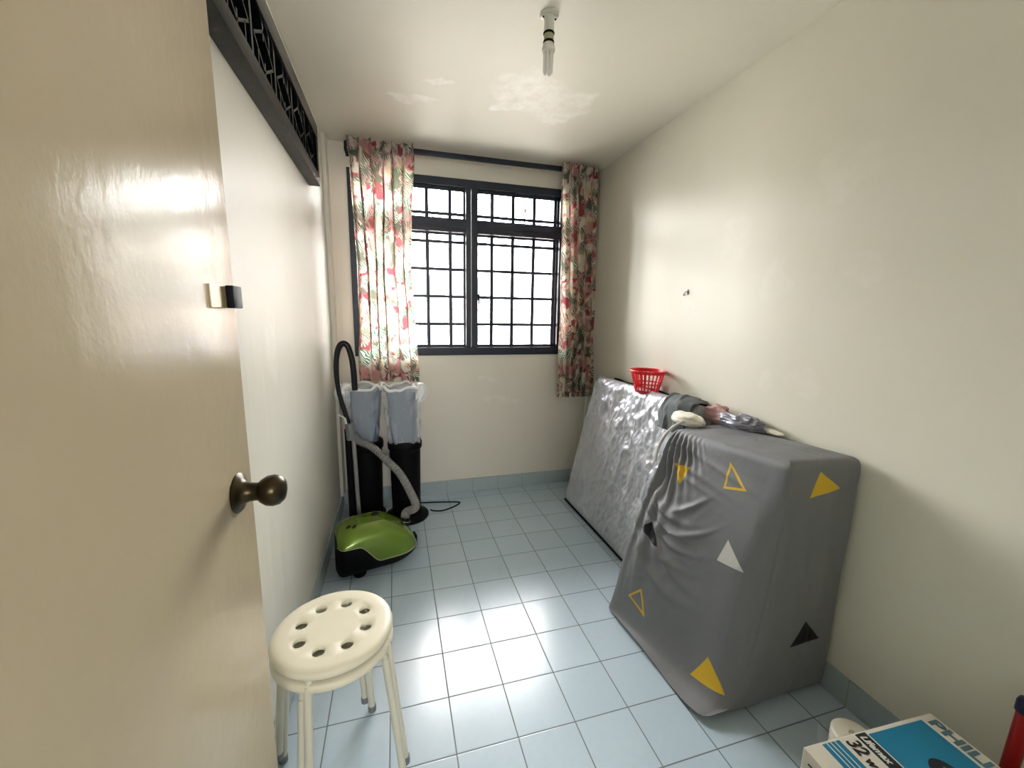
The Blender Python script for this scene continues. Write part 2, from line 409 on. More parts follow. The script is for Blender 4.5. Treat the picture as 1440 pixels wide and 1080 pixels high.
# ------------------------------------------------------------------ room shell
XL, XR, YB, ZC = -0.54, 1.355, 1.916, 2.42
YF = -1.02                                  # room side of the wall with the doorway
def struct(name, bm, m, parent=None): return link(name, bm, m, parent, smooth=False, kind='structure')
HX0, HX1, HY0 = -1.7, 1.9, -3.3             # hallway behind the doorway
WX0, WX1, WZ0, WZ1 = -0.412, 1.09, 1.061, 2.270
b = NB(); box(b, (HX0, HY0, -.1), (HX1, YB + .12, 0)); struct('floor', b, M_floor)
b = NB(); box(b, (HX0, HY0, ZC), (HX1, YB + .12, ZC + .12)); struct('ceiling', b, M_ce)
b = NB(); box(b, (XL - .1, YF - .1, 0), (XL, YB + .12, ZC)); struct('wall_left', b, M_wl)
b = NB(); box(b, (XR, YF - .1, 0), (XR + .12, YB + .12, ZC)); struct('wall_right', b, M_wr)
b = NB()
box(b, (XL, YB, 0), (XR, YB + .12, WZ0)); box(b, (XL, YB, WZ1), (XR, YB + .12, ZC))
box(b, (XL, YB, WZ0), (WX0, YB + .12, WZ1)); box(b, (WX1, YB, WZ0), (XR, YB + .12, WZ1)); struct('wall_back', b, M_wb)
DX0, DX1 = -0.475, 0.36
b = NB(); box(b, (XL, YF - .1, 0), (DX0 - .04, YF, ZC)); box(b, (DX1 + .04, YF - .1, 0), (XR, YF, ZC)); box(b, (DX0 - .04, YF - .1, 2.1), (DX1 + .04, YF, ZC)); struct('wall_front', b, M_wr)
b = NB(); box(b, (DX0 - .04, YF - .11, 0), (DX0, YF + .005, 2.1)); box(b, (DX1, YF - .11, 0), (DX1 + .04, YF + .005, 2.1)); box(b, (DX0, YF - .11, 2.06), (DX1, YF + .005, 2.1)); struct('trim_1', b, M_door)
# hallway shell: side walls, partition stubs, rear wall with an unseen opening added to let daylight in
b = NB(); box(b, (HX0 - .1, HY0, 0), (HX0, YF - .1, ZC)); struct('wall_hall_left', b, M_wr)
b = NB(); box(b, (HX1, HY0, 0), (HX1 + .1, YF - .1, ZC)); struct('wall_hall_right', b, M_wr)
b = NB(); box(b, (HX0, YF - .1, 0), (XL - .1, YF, ZC)); box(b, (XR + .12, YF - .1, 0), (HX1, YF, ZC)); struct('wall_hall_front', b, M_wr)
b = NB(); box(b, (HX0, HY0 - .1, 0), (HX1, HY0, 1.5)); box(b, (HX0, HY0 - .1, 2.0), (HX1, HY0, ZC)); box(b, (HX0, HY0 - .1, 1.5), (-.45, HY0, 2.0)); box(b, (.45, HY0 - .1, 1.5), (HX1, HY0, 2.0)); struct('wall_hall_rear', b, M_wr)

SK = 0.105
b = NB(); box(b, (XL, YB - .01, 0), (XR, YB, SK), .002); struct('baseboard_back', b, M_skx)
b = NB(); box(b, (XL, YF, 0), (XL + .01, YB - .01, SK), .002); struct('baseboard_left', b, M_sky)
b = NB(); box(b, (XR - .01, YF, 0), (XR, YB - .01, SK), .002); struct('baseboard_right', b, M_sky)
b = NB(); box(b, (XL, 1.80, SK), (XL + .022, YB, ZC), .004); struct('trim_2', b, M_wb)      # boxed pipe in the left corner
b = NB(); tube(b, [(XR - .03, YB - .03, SK), (XR - .03, YB - .03, ZC)], .014, 16); struct('trim_3', b, M_wb)

# window ------------------------------------------------------------
win = empty('window_1', (0, 0, 0), kind='structure')
b = NB(); y0, y1 = YB - .012, YB + .05
box(b, (WX0, y0, WZ0), (WX0 + .038, y1, WZ1), .003); box(b, (WX1 - .03, y0, WZ0), (WX1, y1, WZ1), .003)
box(b, (WX0 + .038, y0, 2.218), (WX1 - .03, y1, WZ1), .003); box(b, (WX0 + .038, y0, WZ0), (WX1 - .03, y1, 1.118), .003)
link('window_frame', b, M_frame, win, smooth=False)
b = NB(); box(b, (.353, y0 - .006, 1.118), (.388, y1, 2.218), .004); box(b, (.392, y0 - .010, 1.118), (.436, y1, 2.218), .004); link('mullion', b, M_frame, win, smooth=False)
b = NB(); box(b, (WX0 + .038, y0 - .004, 1.917), (.353, y1, 2.007), .004); box(b, (.436, y0 - .004, 1.917), (WX1 - .03, y1, 2.007), .004)
box(b, (WX0 + .038, y0 - .009, 1.953), (.353, y0, 1.960)); box(b, (.436, y0 - .009, 1.953), (WX1 - .03, y0, 1.960)); link('transom_bar', b, M_frame, win, smooth=False)
for sgn, (xa, xb) in enumerate(((WX0 + .038, .353), (.436, WX1 - .03))):
    for za, zb in ((1.118, 1.917), (2.007, 2.218)):
        b = NB(); w_ = .012
        box(b, (xa, YB + .03, za), (xa + w_, YB + .045, zb)); box(b, (xb - w_, YB + .03, za), (xb, YB + .045, zb))
        box(b, (xa + w_, YB + .03, za), (xb - w_, YB + .045, za + w_)); box(b, (xa + w_, YB + .03, zb - w_), (xb - w_, YB + .045, zb))
        sash = link('sash', b, M_frame, win, smooth=False)
        b = NB(); box(b, (xa + w_, YB + .036, za + w_), (xb - w_, YB + .040, zb - w_)); link('pane', b, M_glass, sash, smooth=False)
b = NB(); yg = YB + .016
for x in (-.228, -.070, .088, .246, .546, .702, .863, 1.028):
    for za, zb in ((1.110, 1.925), (2.0, 2.225)): box(b, (x - .0125, yg - .004, za), (x + .0125, yg + .004, zb))
for xa, xb in ((WX0 + .03, .357), (.43, WX1 - .025)):
    for z in (1.286, 1.480, 1.669, 1.855, 2.042, 2.205, 1.128): box(b, (xa, yg + .004, z - .0105), (xb, yg + .012, z + .0105))
link('security_grille', b, M_frame, win)
b = NB(); box(b, (.432, y0 - .03, 1.455), (.447, y0 - .008, 1.50), .003); tube(b, [(.44, y0 - .03, 1.49), (.441, y0 - .034, 1.44), (.446, y0 - .033, 1.415)], [.007, .006, .005], 8); link('window_handle', b, M_frame, win)
b = NB(); tube(b, spline([(.765, y0 - .012, 1.99), (.775, y0 - .02, 2.02), (.775, y0 - .025, 2.07), (.782, y0 - .02, 2.13)], 4), .006, 8); link('window_stay', b, M_frame, win)

# door ------------------------------------------------------------
door = empty('door_1', (DX0 + .035, YF + .005, 0), R(-2.0), kind='structure')     # local +y runs along the leaf, +x is its visible face
DW = 0.782
b = NB(); box(b, (-.035, 0, .008), (0, DW, 2.05), .0015); link('door_panel', b, M_door, door)
kn = Matrix.Translation((0, DW - .062, 1.036)) @ Matrix.Rotation(R(90), 4, 'Y')
b = NB(); lathe(b, [(.034, -.002), (.035, .002), (.031, .006), (.022, .009), (.0185, .013), (.0165, .02), (.0155, .03), (.017, .034)], 32, kn)
rose = link('door_knob', b, M_brass, door)
b = NB(); lathe(b, [(0, .030), (.013, .031), (.020, .036), (.0262, .046), (.0275, .056), (.025, .066), (.018, .073), (.008, .076), (0, .0765)], 32, kn); link('knob_ball', b, M_brass, rose)
b = NB(); box(b, (-.002, DW - .095, 1.352), (.003, DW - .040, 1.388), .001); lp = link('latch', b, M_latch, door, smooth=False)
b = NB(); box(b, (.002, DW - .040, 1.352), (.014, DW - .004, 1.389), .002); link('latch_case', b, M_plastic_blk, lp)
b = NB()
for z in (.25, 1.05, 1.85): tube(b, [(-.004, -.004, z - .045), (-.004, -.004, z + .045)], .006, 10)
link('hinge', b, M_brass, door)

# carved fanlight on the left wall ------------------------------------------------------------
fan = empty('fanlight_grille', (XL, 1.32, 1.98), label='long black wooden fanlight grille high on the left wall above the door', cat='grille')
def L_(x, y, z): return (x - XL, y - 1.32, z - 1.98)
XO = -0.485; FY0, FY1, FZ0, FZ1 = -0.95, 1.32, 1.98, 2.262
b = NB(); box(b, L_(XL + .001, FY0, FZ0), L_(XO, FY1, FZ0 + .05), .002); link('bottom_rail', b, M_blackrail, fan)
b = NB(); box(b, L_(XL + .001, FY0, FZ1 - .065), L_(XO, FY1, FZ1), .002); link('top_rail', b, M_black, fan)
b = NB(); box(b, L_(XL + .001, FY1 - .045, FZ0 + .05), L_(XO - .001, FY1 - .001, FZ1 - .045)); link('stile', b, M_black, fan)
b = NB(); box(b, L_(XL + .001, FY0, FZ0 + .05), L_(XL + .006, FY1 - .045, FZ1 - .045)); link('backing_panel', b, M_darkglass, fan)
cell = 0.235; k = 0; y = FY1 - .045
za, zb = FZ0 + .05, FZ1 - .065; zm = (za + zb) / 2
while y - cell > FY0:
    b = NB()
    def bar(p, q, w=.010, d0=.008, d1=.045):
        (ya, z_a), (yb, z_b) = p, q; L = math.hypot(yb - ya, z_b - z_a); nx, nz = -(z_b - z_a) / L * w / 2, (yb - ya) / L * w / 2
        vs = [b.verts.new(L_(XL + d, yy + sy * nx, zz + sy * nz)) for d in (d0, d1) for (yy, zz) in ((ya, z_a), (yb, z_b)) for sy in (-1, 1)]
        for q4 in ((0, 1, 3, 2), (4, 6, 7, 5), (0, 2, 6, 4), (1, 5, 7, 3), (0, 4, 5, 1), (2, 3, 7, 6)): b.faces.new([vs[i] for i in q4])
    ya, yb = y - cell, y
    bar((ya, za), (ya, zb), .016); h = cell / 2; c = ya + h
    bar((c, za), (c, zm - .03)); bar((c, zm + .03), (c, zb))
    bar((ya + .02, zm), (c, zm - .055), .008); bar((c, zm - .055), (yb - .02, zm), .008); bar((ya + .02, zm), (c, zm + .055), .008); bar((c, zm + .055), (yb - .02, zm), .008)
    bar((ya + .055, za), (ya + .055, zm - .02), .008); bar((yb - .055, zm + .02), (yb - .055, zb), .008); bar((yb - .055, za), (yb - .055, zm - .02), .008)
    bmesh.ops.recalc_face_normals(b, faces=b.faces)
    link('grille_bars', b, M_black, fan, smooth=False); y -= cell

# ------------------------------------------------------------------ neighbouring block seen through the window
blk = empty('apartment_block', (2.0, 24.0, -12), label='pale neighbouring apartment block seen through the barred window', cat='building')
b = NB(); box(b, (-22, 0, 0), (22, 8, 17.2)); link('wall', b, M_conc, blk, smooth=False)
b = NB(); box(b, (-22.3, -.5, 17.2), (22.3, 8.4, 17.5)); link('roof', b, M_conc, blk, smooth=False)
b = NB()
for k, z in enumerate((2.6, 5.4, 8.2, 11.0, 13.8)): box(b, (-22, -.06, z - .12), (22, 0, z))
link('ledge', b, M_redband, blk, smooth=False)
random.seed(4)
for iz, z in enumerate((8.9, 11.7, 14.5)):
    for ix in range(-7, 8):
        x = ix * 2.3 + (.4 if ix % 2 else 0); w = 1.1 if ix % 3 else 1.6
        b = NB(); box(b, (x - w / 2, -.05, z), (x + w / 2, .01, z + 1.15)); f = link('facade_window', b, M_win_out, blk, smooth=False)
        b = NB()
        for s in range(2): box(b, (x - w / 2 + .06 + s * w / 2, -.07, z + .07), (x - .06 + s * w / 2 , -.04, z + 1.08))
        link('facade_pane', b, M_pane_out, f, smooth=False)
b = NB(); box(b, (-60, 4, -12.2), (60, 60, -12)); struct('ground', b, M_ground)

# ------------------------------------------------------------------ curtain rail and curtains
b = NB()
box(b, (-.405, 1.795, 2.356), (1.29, 1.812, 2.388), .003)
rail = link('curtain_rail', b, M_frame, label='dark curtain rail running across the wall above the window', cat='curtain rail')
for x in (-.402, 1.24):
    b = NB(); box(b, (x - .006, 1.812, 2.352), (x + .006, YB, 2.364)); box(b, (x - .010, YB - .004, 2.335), (x + .010, YB, 2.385)); link('bracket', b, M_frame, rail)
b = NB(); box(b, (-.410, 1.80, 2.335), (-.402, 1.90, 2.383), .002); link('end_cap', b, M_plastic_blk, rail)

def curtain(name, top, mid, bot, ztop, zbot, folds, seed, label):
    rnd = random.Random(seed); ph = [rnd.uniform(-.6, .6) for _ in range(folds + 2)]
    hook = [rnd.uniform(-.012, .010) for _ in range(folds + 2)]
    b = NB()
    def fn(u, v):                                   # v 0 top .. 1 bottom
        if v < .5: a = v * 2; x0 = top[0] + (mid[0] - top[0]) * a; x1 = top[1] + (mid[1] - top[1]) * a
        else: a = v * 2 - 1; x0 = mid[0] + (bot[0] - mid[0]) * a; x1 = mid[1] + (bot[1] - mid[1]) * a
        s = u * folds; k = int(min(s, folds - 1e-6)); fr = s - k
        loc = ph[k] * (1 - fr) + ph[k + 1] * fr
        amp = .033 + .014 * math.sin(3 * v + seed) + .006 * math.sin(u * 9 + seed)
        pin = min(1, .35 + v * 9) if v < .08 else 1.0
        w = s + .12 * math.sin(v * 4 + loc * 6) + .05 * N3(u * 6, v * 3, seed)
        yy = 1.768 - (amp * pin) * math.sin(2 * PI * w) - .008 * math.sin(4 * PI * w + v * 5) - .01 * N3(u * 10, v * 8, seed)
        xx = x0 + (x1 - x0) * u + .014 * math.cos(2 * PI * w) * pin + .01 * N3(u * 3, v * 5, seed + 3)
        z = ztop + (zbot - ztop) * v + ((1 - v) ** 12) * (hook[k] * (1 - fr) + hook[k + 1] * fr) + .008 * v * math.sin(2 * PI * w)
        return Vector((xx, min(yy, 1.79), z))
    Lu = folds * .17
    grid(b, fn, folds * 22, 90, lambda u, v: (u * Lu, v * (ztop - zbot)))
    o = link(name, b, M_curtain, angle=180, label=label, cat='curtain', group='floral curtains at the window')
    return o
cl = curtain('curtain', (-.40, -.005), (-.375, -.045), (-.385, -.002), 2.40, .900, 6, 2, 'floral curtain at the left of the window, behind the bagged tower fans')
cr = curtain('curtain', (1.0, 1.265), (1.01, 1.30), (1.02, 1.30), 2.402, .745, 5, 5, 'floral curtain at the right of the window, hanging above the mattress')
for cu, xs in ((cl, [-.37 + .068 * i for i in range(6)]), (cr, [1.03 + .058 * i for i in range(5)])):
    for x in xs:
        b = NB(); tube(b, [(x, 1.80, 2.383), (x, 1.785, 2.392), (x, 1.775, 2.38), (x, 1.776, 2.345)], .0022, 6); link('curtain_hook', b, M_white, cu)

# ------------------------------------------------------------------ ceiling lamp
lx, ly = .425, .505
lamp = empty('ceiling_lamp', (lx, ly, ZC), label='white ceiling batten holder with a bare compact fluorescent bulb', cat='lamp')
b = NB(); lathe(b, [(.028, -.006), (.034, -.004), (.034, 0)], 32); box(b, (-.032, -.012, -.012), (.032, .012, -.003), .003); base = link('mounting_plate', b, M_white, lamp)
for sx in (-1, 1):
    b = NB(); lathe(b, [(.0035, -.0145), (.004, -.0115)], 12, center=(sx * .023, -.002, 0)); link('screw', b, M_plastic_blk, base)
b = NB(); lathe(b, [(.0165, -.062), (.018, -.06), (.018, -.02), (.022, -.008)], 32); link('lamp_socket', b, M_white, lamp)
b = NB(); lathe(b, [(.0185, -.066), (.0205, -.064), (.0205, -.060), (.0185, -.058)], 32); lathe(b, [(.0185, -.094), (.0200, -.092), (.0200, -.088), (.0185, -.086)], 32); link('socket_ring', b, M_plastic_blk, lamp)
b = NB(); lathe(b, [(.0178, -.087), (.0178, -.065)], 32); link('socket_band', b, M_gold, lamp)
b = NB(); lathe(b, [(.019, -.124), (.024, -.120), (.0245, -.112), (.019, -.096), (.017, -.093)], 32); bulb = link('bulb_base', b, M_white, lamp)
for k in range(3):
    a = 2 * PI * k / 3 + .5; c = Vector((.0125 * math.cos(a), .0125 * math.sin(a), 0)); t_ = Vector((-math.sin(a), math.cos(a), 0)) * .0065
    b = NB(); pts = [c + t_ + Vector((0, 0, -.12)), c + t_ + Vector((0, 0, -.185))] + [c + t_ * math.cos(q) + Vector((0, 0, -.185 - .0065 * math.sin(q))) for q in (PI * .25, PI * .5, PI * .75)] + [c - t_ + Vector((0, 0, -.185)), c - t_ + Vector((0, 0, -.12))]
    tube(b, pts, .0052, 12); link('bulb_tube', b, M_tube, bulb)

# wall hook
hk = NB(); tube(hk, spline([(0, .010, -.010), (-.012, .008, -.016), (-.020, 0, -.010), (-.014, -.006, .0), (-.002, -.008, .004)], 5), .0022, 8)
box(hk, (-.004, -.012, -.012), (0, -.006, .014), .001)
o = link('wall_hook', hk, M_steel, label='tiny metal hook fixed on the bare right wall', cat='hook'); o.location = (XR, .819, 1.486)

# ------------------------------------------------------------------ stools
def make_stool(zt, rz, label):
    root = empty('stool', (-.335, .045, zt), rz, label=label, cat='stool', group='two stacked round stools')
    Rr = .158; b = NB(); ns = 96; holes = 8; hr = .0160; rc = .090
    # seat top with eight real holes: polar grid distorted around the holes
    def ring(r, z): return [b.verts.new((r * math.cos(2 * PI * k / ns), r * math.sin(2 * PI * k / ns), z)) for k in range(ns)]
    per = ns // holes
    def bridge(A, B):
        for k in range(ns): b.faces.new((A[k], A[(k + 1) % ns], B[(k + 1) % ns], B[k]))
    cz = b.verts.new((0, 0, -.002)); r1 = ring(.03, -.002)
    for k in range(ns): b.faces.new((cz, r1[k], r1[(k + 1) % ns]))
    r2 = ring(rc - .026, -.0015); bridge(r1, r2); r3 = ring(rc + .026, -.0005); 
    for h in range(holes):                          # sector patches with a hole in the middle
        a0 = 2 * PI * h / holes; hc = Vector((rc * math.cos(a0 + PI / holes), rc * math.sin(a0 + PI / holes), -.001))
        s = h * per; inner = [r2[(s + i) % ns] for i in range(per + 1)]; outer = [r3[(s + i) % ns] for i in range(per + 1)]
        edge = 0
    # side columns between sectors (shared)
    cols = []
    for h in range(holes):
        a = 2 * PI * h / holes; cols.append([r2[h * per]] + [b.verts.new(((rc - .026 + .052 * q / 4) * math.cos(a), (rc - .026 + .052 * q / 4) * math.sin(a), -.001)) for q in range(1, 4)] + [r3[h * per]])
    for h in range(holes):
        s = h * per; am = 2 * PI * (h + .5) / holes
        inner = [r2[(s + i) % ns] for i in range(per + 1)]; outer = [r3[(s + i) % ns] for i in range(per + 1)]
        loop = inner + cols[(h + 1) % holes][1:4] + outer[::-1] + cols[h][1:4][::-1]
        hc = Vector((rc * math.cos(am), rc * math.sin(am), -.001)); m = len(loop)
        top, low, bt = [], [], []
        for v in loop:
            d = (v.co - hc); d.z = 0; d.normalize()
            top.append(b.verts.new(hc + d * (hr + .0015))); low.append(b.verts.new(hc + d * hr + Vector((0, 0, -.0015)))); bt.append(b.verts.new(hc + d * hr + Vector((0, 0, -.009))))
        for i in range(m):
            j = (i + 1) % m
            b.faces.new((loop[i], loop[j], top[j], top[i])); b.faces.new((top[i], top[j], low[j], low[i])); b.faces.new((low[i], low[j], bt[j], bt[i]))
    prev = r3
    for r, z in ((Rr - .02, 0), (Rr - .008, -.0015), (Rr - .002, -.006), (Rr, -.013), (Rr, -.020), (Rr - .004, -.024), (Rr - .010, -.022), (Rr - .012, -.011), (.13, -.010)):
        n_ = ring(r, z); bridge(prev, n_); prev = n_
    link('seat', b, M_stool, root, angle=50)
    b = NB(); tube(b, [(.108 * math.cos(2 * PI * k / 40), .108 * math.sin(2 * PI * k / 40), -.030) for k in range(40)], .0085, 10, closed=True); link('leg_ring', b, M_stoolframe, root)
    for k in range(4):
        a = R(67 + 90 * k); d = Vector((math.cos(a), math.sin(a), 0))
        zf = -zt if rz == 0 else -zt; b = NB()
        foot = d * .192 + Vector((0, 0, -zt + .006)) if zt < .46 else d * .189 + Vector((0, 0, -.45 + .006))
        pts = [d * .075 + Vector((0, 0, -.030)), d * .115 + Vector((0, 0, -.031)), d * .136 + Vector((0, 0, -.036)), d * .147 + Vector((0, 0, -.050)), d * .151 + Vector((0, 0, -.075)), foot]
        tube(b, spline(pts, 5), .0105, 14); lg = link('leg', b, M_stoolframe, root)
        b = NB(); x_, y_ = foot.x, foot.y; lathe(b, [(.0135, foot.z - .006), (.0135, foot.z + .012), (.0122, foot.z + .015)], 16, center=(x_, y_, 0)); link('leg_cap', b, M_steel, lg)
    return root
make_stool(.450, 0.0, 'round ivory stool underneath, lower of the two stacked by the door')
make_stool(.486, R(6.5), 'round ivory stool with eight holes in its seat, topmost of the stacked pair')

# ------------------------------------------------------------------ tower fans under plastic bags
def make_fan(x, y, rb, tw, label):
    root = empty('tower_fan', (x, y, 0), 0, label=label, cat='fan', group='black tower fans in the left corner')
    b = NB(); lathe(b, [(rb - .004, 0), (rb, .006), (rb, .014), (rb - .012, .022), (.11, .030), (.10, .040)], 48); link('base', b, M_plastic_blk, root)
    b = NB(); lathe(b, [(.088, .035), (.092, .06), (.096, .30), (.099, .48)], 40); link('body', b, M_plastic_blk, root)
    b = NB(); lathe(b, [(.099, .478), (.108, .486), (.110, .50), (.110, .522), (.106, .532), (.06, .536), (0, .537)], 40); link('rim', b, M_plastic_blk, root)
    b = NB()                                        # upper head, an oval column a little wider at the top
    def fn(u, v):
        a = 2 * PI * u; w = (.080 + .012 * v); e = 0.55
        cx = math.copysign(abs(math.cos(a)) ** e, math.cos(a)); sy = math.copysign(abs(math.sin(a)) ** e, math.sin(a))
        return Vector((w * cx + tw * v, .072 * sy, .536 + .33 * v))
    V = grid(b, fn, 48, 12, closed_u=True); b.faces.new(V[-1]); link('head', b, M_fan, root)
    return root
def make_bag(x, y, tw, seed, right, label):
    b = NB()
    def fn(u, v):
        a = 2 * PI * u; w = (.098 if right else .090) + .020 * v + (.004 * math.sin(a * 9 + seed) + .010 * N3(math.cos(a) * 3, math.sin(a) * 3 + seed, v * 5)) * (1.2 - .3 * v)
        e = .6; cx = math.copysign(abs(math.cos(a)) ** e, math.cos(a)); sy = math.copysign(abs(math.sin(a)) ** e, math.sin(a))
        z = .530 + (.008 * math.sin(a * 3 + seed) + .006 * math.sin(a * 7)) * (1 - v) + .362 * v + .012 * math.sin(a * 5 + seed) * v * v
        if right: w += .0
        return Vector((w * cx + tw * v + (-.015 * (1 - v) if not right else 0), w * .86 * sy, z))
    V = grid(b, fn, 96, 30, closed_u=True)
    # slack closed top, pushed in
    top = V[-1]; c = sum((v.co for v in top), Vector()) / len(top); ring2 = [b.verts.new(c + (v.co - c) * .82 + Vector((0, 0, -.018 + .010 * N3(v.co.x * 30, v.co.y * 30, seed)))) for v in top]
    for k in range(96): b.faces.new((top[k], top[(k + 1) % 96], ring2[(k + 1) % 96], ring2[k]))
    cc = b.verts.new(c + Vector((0, 0, -.025)))
    for k in range(96): b.faces.new((ring2[k], ring2[(k + 1) % 96], cc))
    o = link('plastic_bag', b, M_bag, angle=180, label=label, cat='bag', group='plastic bags over the tower fans'); o.location = (x, y, 0)
    # gathered loose flap at the mouth corner
    b = NB(); sx = 1 if right else -1
    def fl(u, v):
        q = v * 1.0; r = .028 + .026 * math.sin(PI * (.15 + .8 * v)) + .006 * math.sin(2 * PI * u * 7 + v * 5)
        return Vector((sx * (.105 + .035 * v * (1 - v) * 2) + tw + r * math.cos(2 * PI * u) * .9, -.02 + r * .7 * math.sin(2 * PI * u), .915 - .125 * v + .008 * N3(u * 8, v * 6, seed)))
    V = grid(b, fl, 48, 14, closed_u=True); b.faces.new(V[0]); b.faces.new(V[-1])
    link('gathered_corner', b, M_bagthick, o, angle=180)
    b = NB(); tube(b, [v_ + Vector((0, 0, .004 * math.sin(v_.x * 90))) for v_ in [Vector((fn(k / 48, 1.0).x, fn(k / 48, 1.0).y, fn(k / 48, 1.0).z)) for k in range(48)]], .009, 8, closed=True)
    link('folded_rim', b, M_bagthick, o)
    return o
make_fan(-.105, 1.62, .145, -.012, 'black tower fan with a round base, nearer of the pair by the window wall')
make_bag(-.105, 1.62, -.02, 1, True, 'clouded plastic bag over the right tower fan beside the wall below the window')
make_fan(-.350, 1.675, .105, .01, 'black tower fan in the room corner behind the vacuum wand')
make_bag(-.350, 1.675, .0, 6, False, 'clouded plastic bag over the corner tower fan, left of its twin')

# cord on the floor
b = NB(); tube(b, spline([(-.07, 1.752, .03), (.02, 1.775, .008), (.12, 1.765, .005), (.255, 1.735, .005), (.262, 1.705, .005), (.20, 1.655, .005), (.13, 1.625, .005), (.075, 1.640, .005), (.053, 1.645, .012)], 8), .0045, 8)
link('power_cord', b, M_plastic_blk, label='black power cord looped on the floor tiles beside the fan base', cat='cord')

# ------------------------------------------------------------------ vacuum cleaner
vac = empty('vacuum_cleaner', (-.272, 1.115, 0), R(13), label='green and black canister vacuum cleaner lying by the left wall', cat='vacuum cleaner')
def vac_sec(s):                                     # s 0 (rear) .. 1 (nose): half width, bottom, top, split height
    x = -.215 + .425 * s
    e0 = min(1, s / .09); e1 = min(1, (1 - s) / .30); round_ = math.sqrt(max(0, 1 - (1 - e0) ** 2)) ** .55 * math.sqrt(max(0, 1 - (1 - e1) ** 2))
    hw = .006 + .134 * round_ * (1 - .12 * s)
    zt = .035 + (.235 - .19 * max(0, s - .52) ** 1.35 / (.48 ** 1.35) * .72 - .05 * (max(0, .35 - s) / .35) ** 2) * (math.sqrt(max(0, 1 - (1 - min(1, (s + .004) / .045)) ** 2)) ** .4) * (math.sqrt(max(0, 1 - (1 - min(1, (1 - s) / .16)) ** 2)) ** .6)
    zt = max(zt, .06)
    zb = .012 + .05 * max(0, s - .62) ** 1.6 / (.38 ** 1.6)
    q = min(1, max(0, (s - .24) / .26)); split = .188 - .0 * min(1, s / .3) - .10 * (q * q * (3 - 2 * q))
    return x, hw, zb, zt, min(split, zt - .012)
def vac_pt(s, a, grow=0.0):                         # a: 0..2pi
    x, hw, zb, zt, sp = vac_sec(s); zm = (zb + zt) * .5; hz = (zt - zb) * .5
    e = .62; c = math.copysign(abs(math.cos(a)) ** e, math.cos(a)); sn = math.copysign(abs(math.sin(a)) ** (e if math.sin(a) < 0 else .78), math.sin(a))
    return Vector((x, (hw + grow) * c, zm + (hz + grow) * sn))
b = NB(); V = grid(b, lambda u, v: vac_pt(v, 2 * PI * u), 56, 48, closed_u=True); b.faces.new(V[0]); b.faces.new(V[-1]); link('lower_body', b, M_plastic_blk, vac)
b = NB()
def shell(u, v):
    s = .015 + .965 * v; sp = vac_sec(s)[4]
    lo, hi = -PI / 2, PI / 2
    for _ in range(22):
        m = (lo + hi) / 2
        if vac_pt(s, m, .004).z < sp: lo = m
        else: hi = m
    return vac_pt(s, lo + (PI - 2 * lo) * u, .004)
V = grid(b, shell, 48, 60); link('top_shell', b, M_green, vac, angle=60)
b = NB(); tube(b, [shell(0, k / 40) for k in range(41)], .0022, 6); tube(b, [shell(1, k / 40) for k in range(41)], .0022, 6); link('shell_trim', b, M_gold, vac)
def on_top(s, yy, h=.006):
    x, hw, zb, zt, sp = vac_sec(s); e = .62; c = min(1, abs(yy) / hw) ** (1 / e); a = math.acos(c); sn = math.sin(a) ** .78
    return Vector((x, yy, (zb + zt) / 2 + ((zt - zb) / 2 + h) * sn))
for s, yy, w_, l_ in ((.50, .02, .030, .040), (.16, -.035, .012, .020), (.22, -.055, .012, .022)):
    b = NB(); c = on_top(s, yy, .0045); nr = (on_top(s + .03, yy) - on_top(s - .03, yy)).cross(on_top(s, yy + .01) - on_top(s, yy - .01)).normalized()
    if nr.z < 0: nr = -nr
    q = nr.to_track_quat('Z', 'X').to_matrix().to_4x4(); q.translation = c
    lathe(b, [(1, -.002), (1, .002), (.85, .004)], 24, q @ Matrix.Diagonal((l_ * .6, w_ * .6, 1, 1))); link('button', b, M_plastic_blk, vac)
b = NB(); box(b, (-.10, -.055, 0), (.015, .055, .003), .001)
for v in b.verts:
    s = (v.co.x + .215) / .425; v.co.z += on_top(s, v.co.y, .0045).z
link('top_panel', b, simple('dark_green_panel', (0.06, 0.11, 0.01), .35), vac, smooth=False)
pc = on_top(.88, .045, 0); b = NB(); dirn = Vector((.25, .12, .95)).normalized()
tube(b, [pc - dirn * .02, pc + dirn * .012, pc + dirn * .035], [.030, .028, .022], 20); port = link('hose_port', b, M_plastic_blk, vac)
b = NB(); tube(b, [pc + dirn * .010 + .031 * (Vector((math.cos(q), math.sin(q), 0)) - dirn * Vector((math.cos(q), math.sin(q), 0)).dot(dirn)) for q in [2 * PI * k / 32 for k in range(32)]], .003, 8, closed=True); link('port_ring', b, M_steel, port)
for sy in (-1, 1):
    b = NB(); lathe(b, [(.030, -.012), (.034, -.008), (.034, .008), (.030, .012)], 32, Matrix.Translation((-.11, sy * .095, .035)) @ Matrix.Rotation(R(90), 4, 'X')); link('wheel', b, M_plastic_blk, vac)
b = NB(); box(b, (.188, -.030, .055), (.214, .030, .118), .01); link('nose_catch', b, M_plastic_blk, vac)

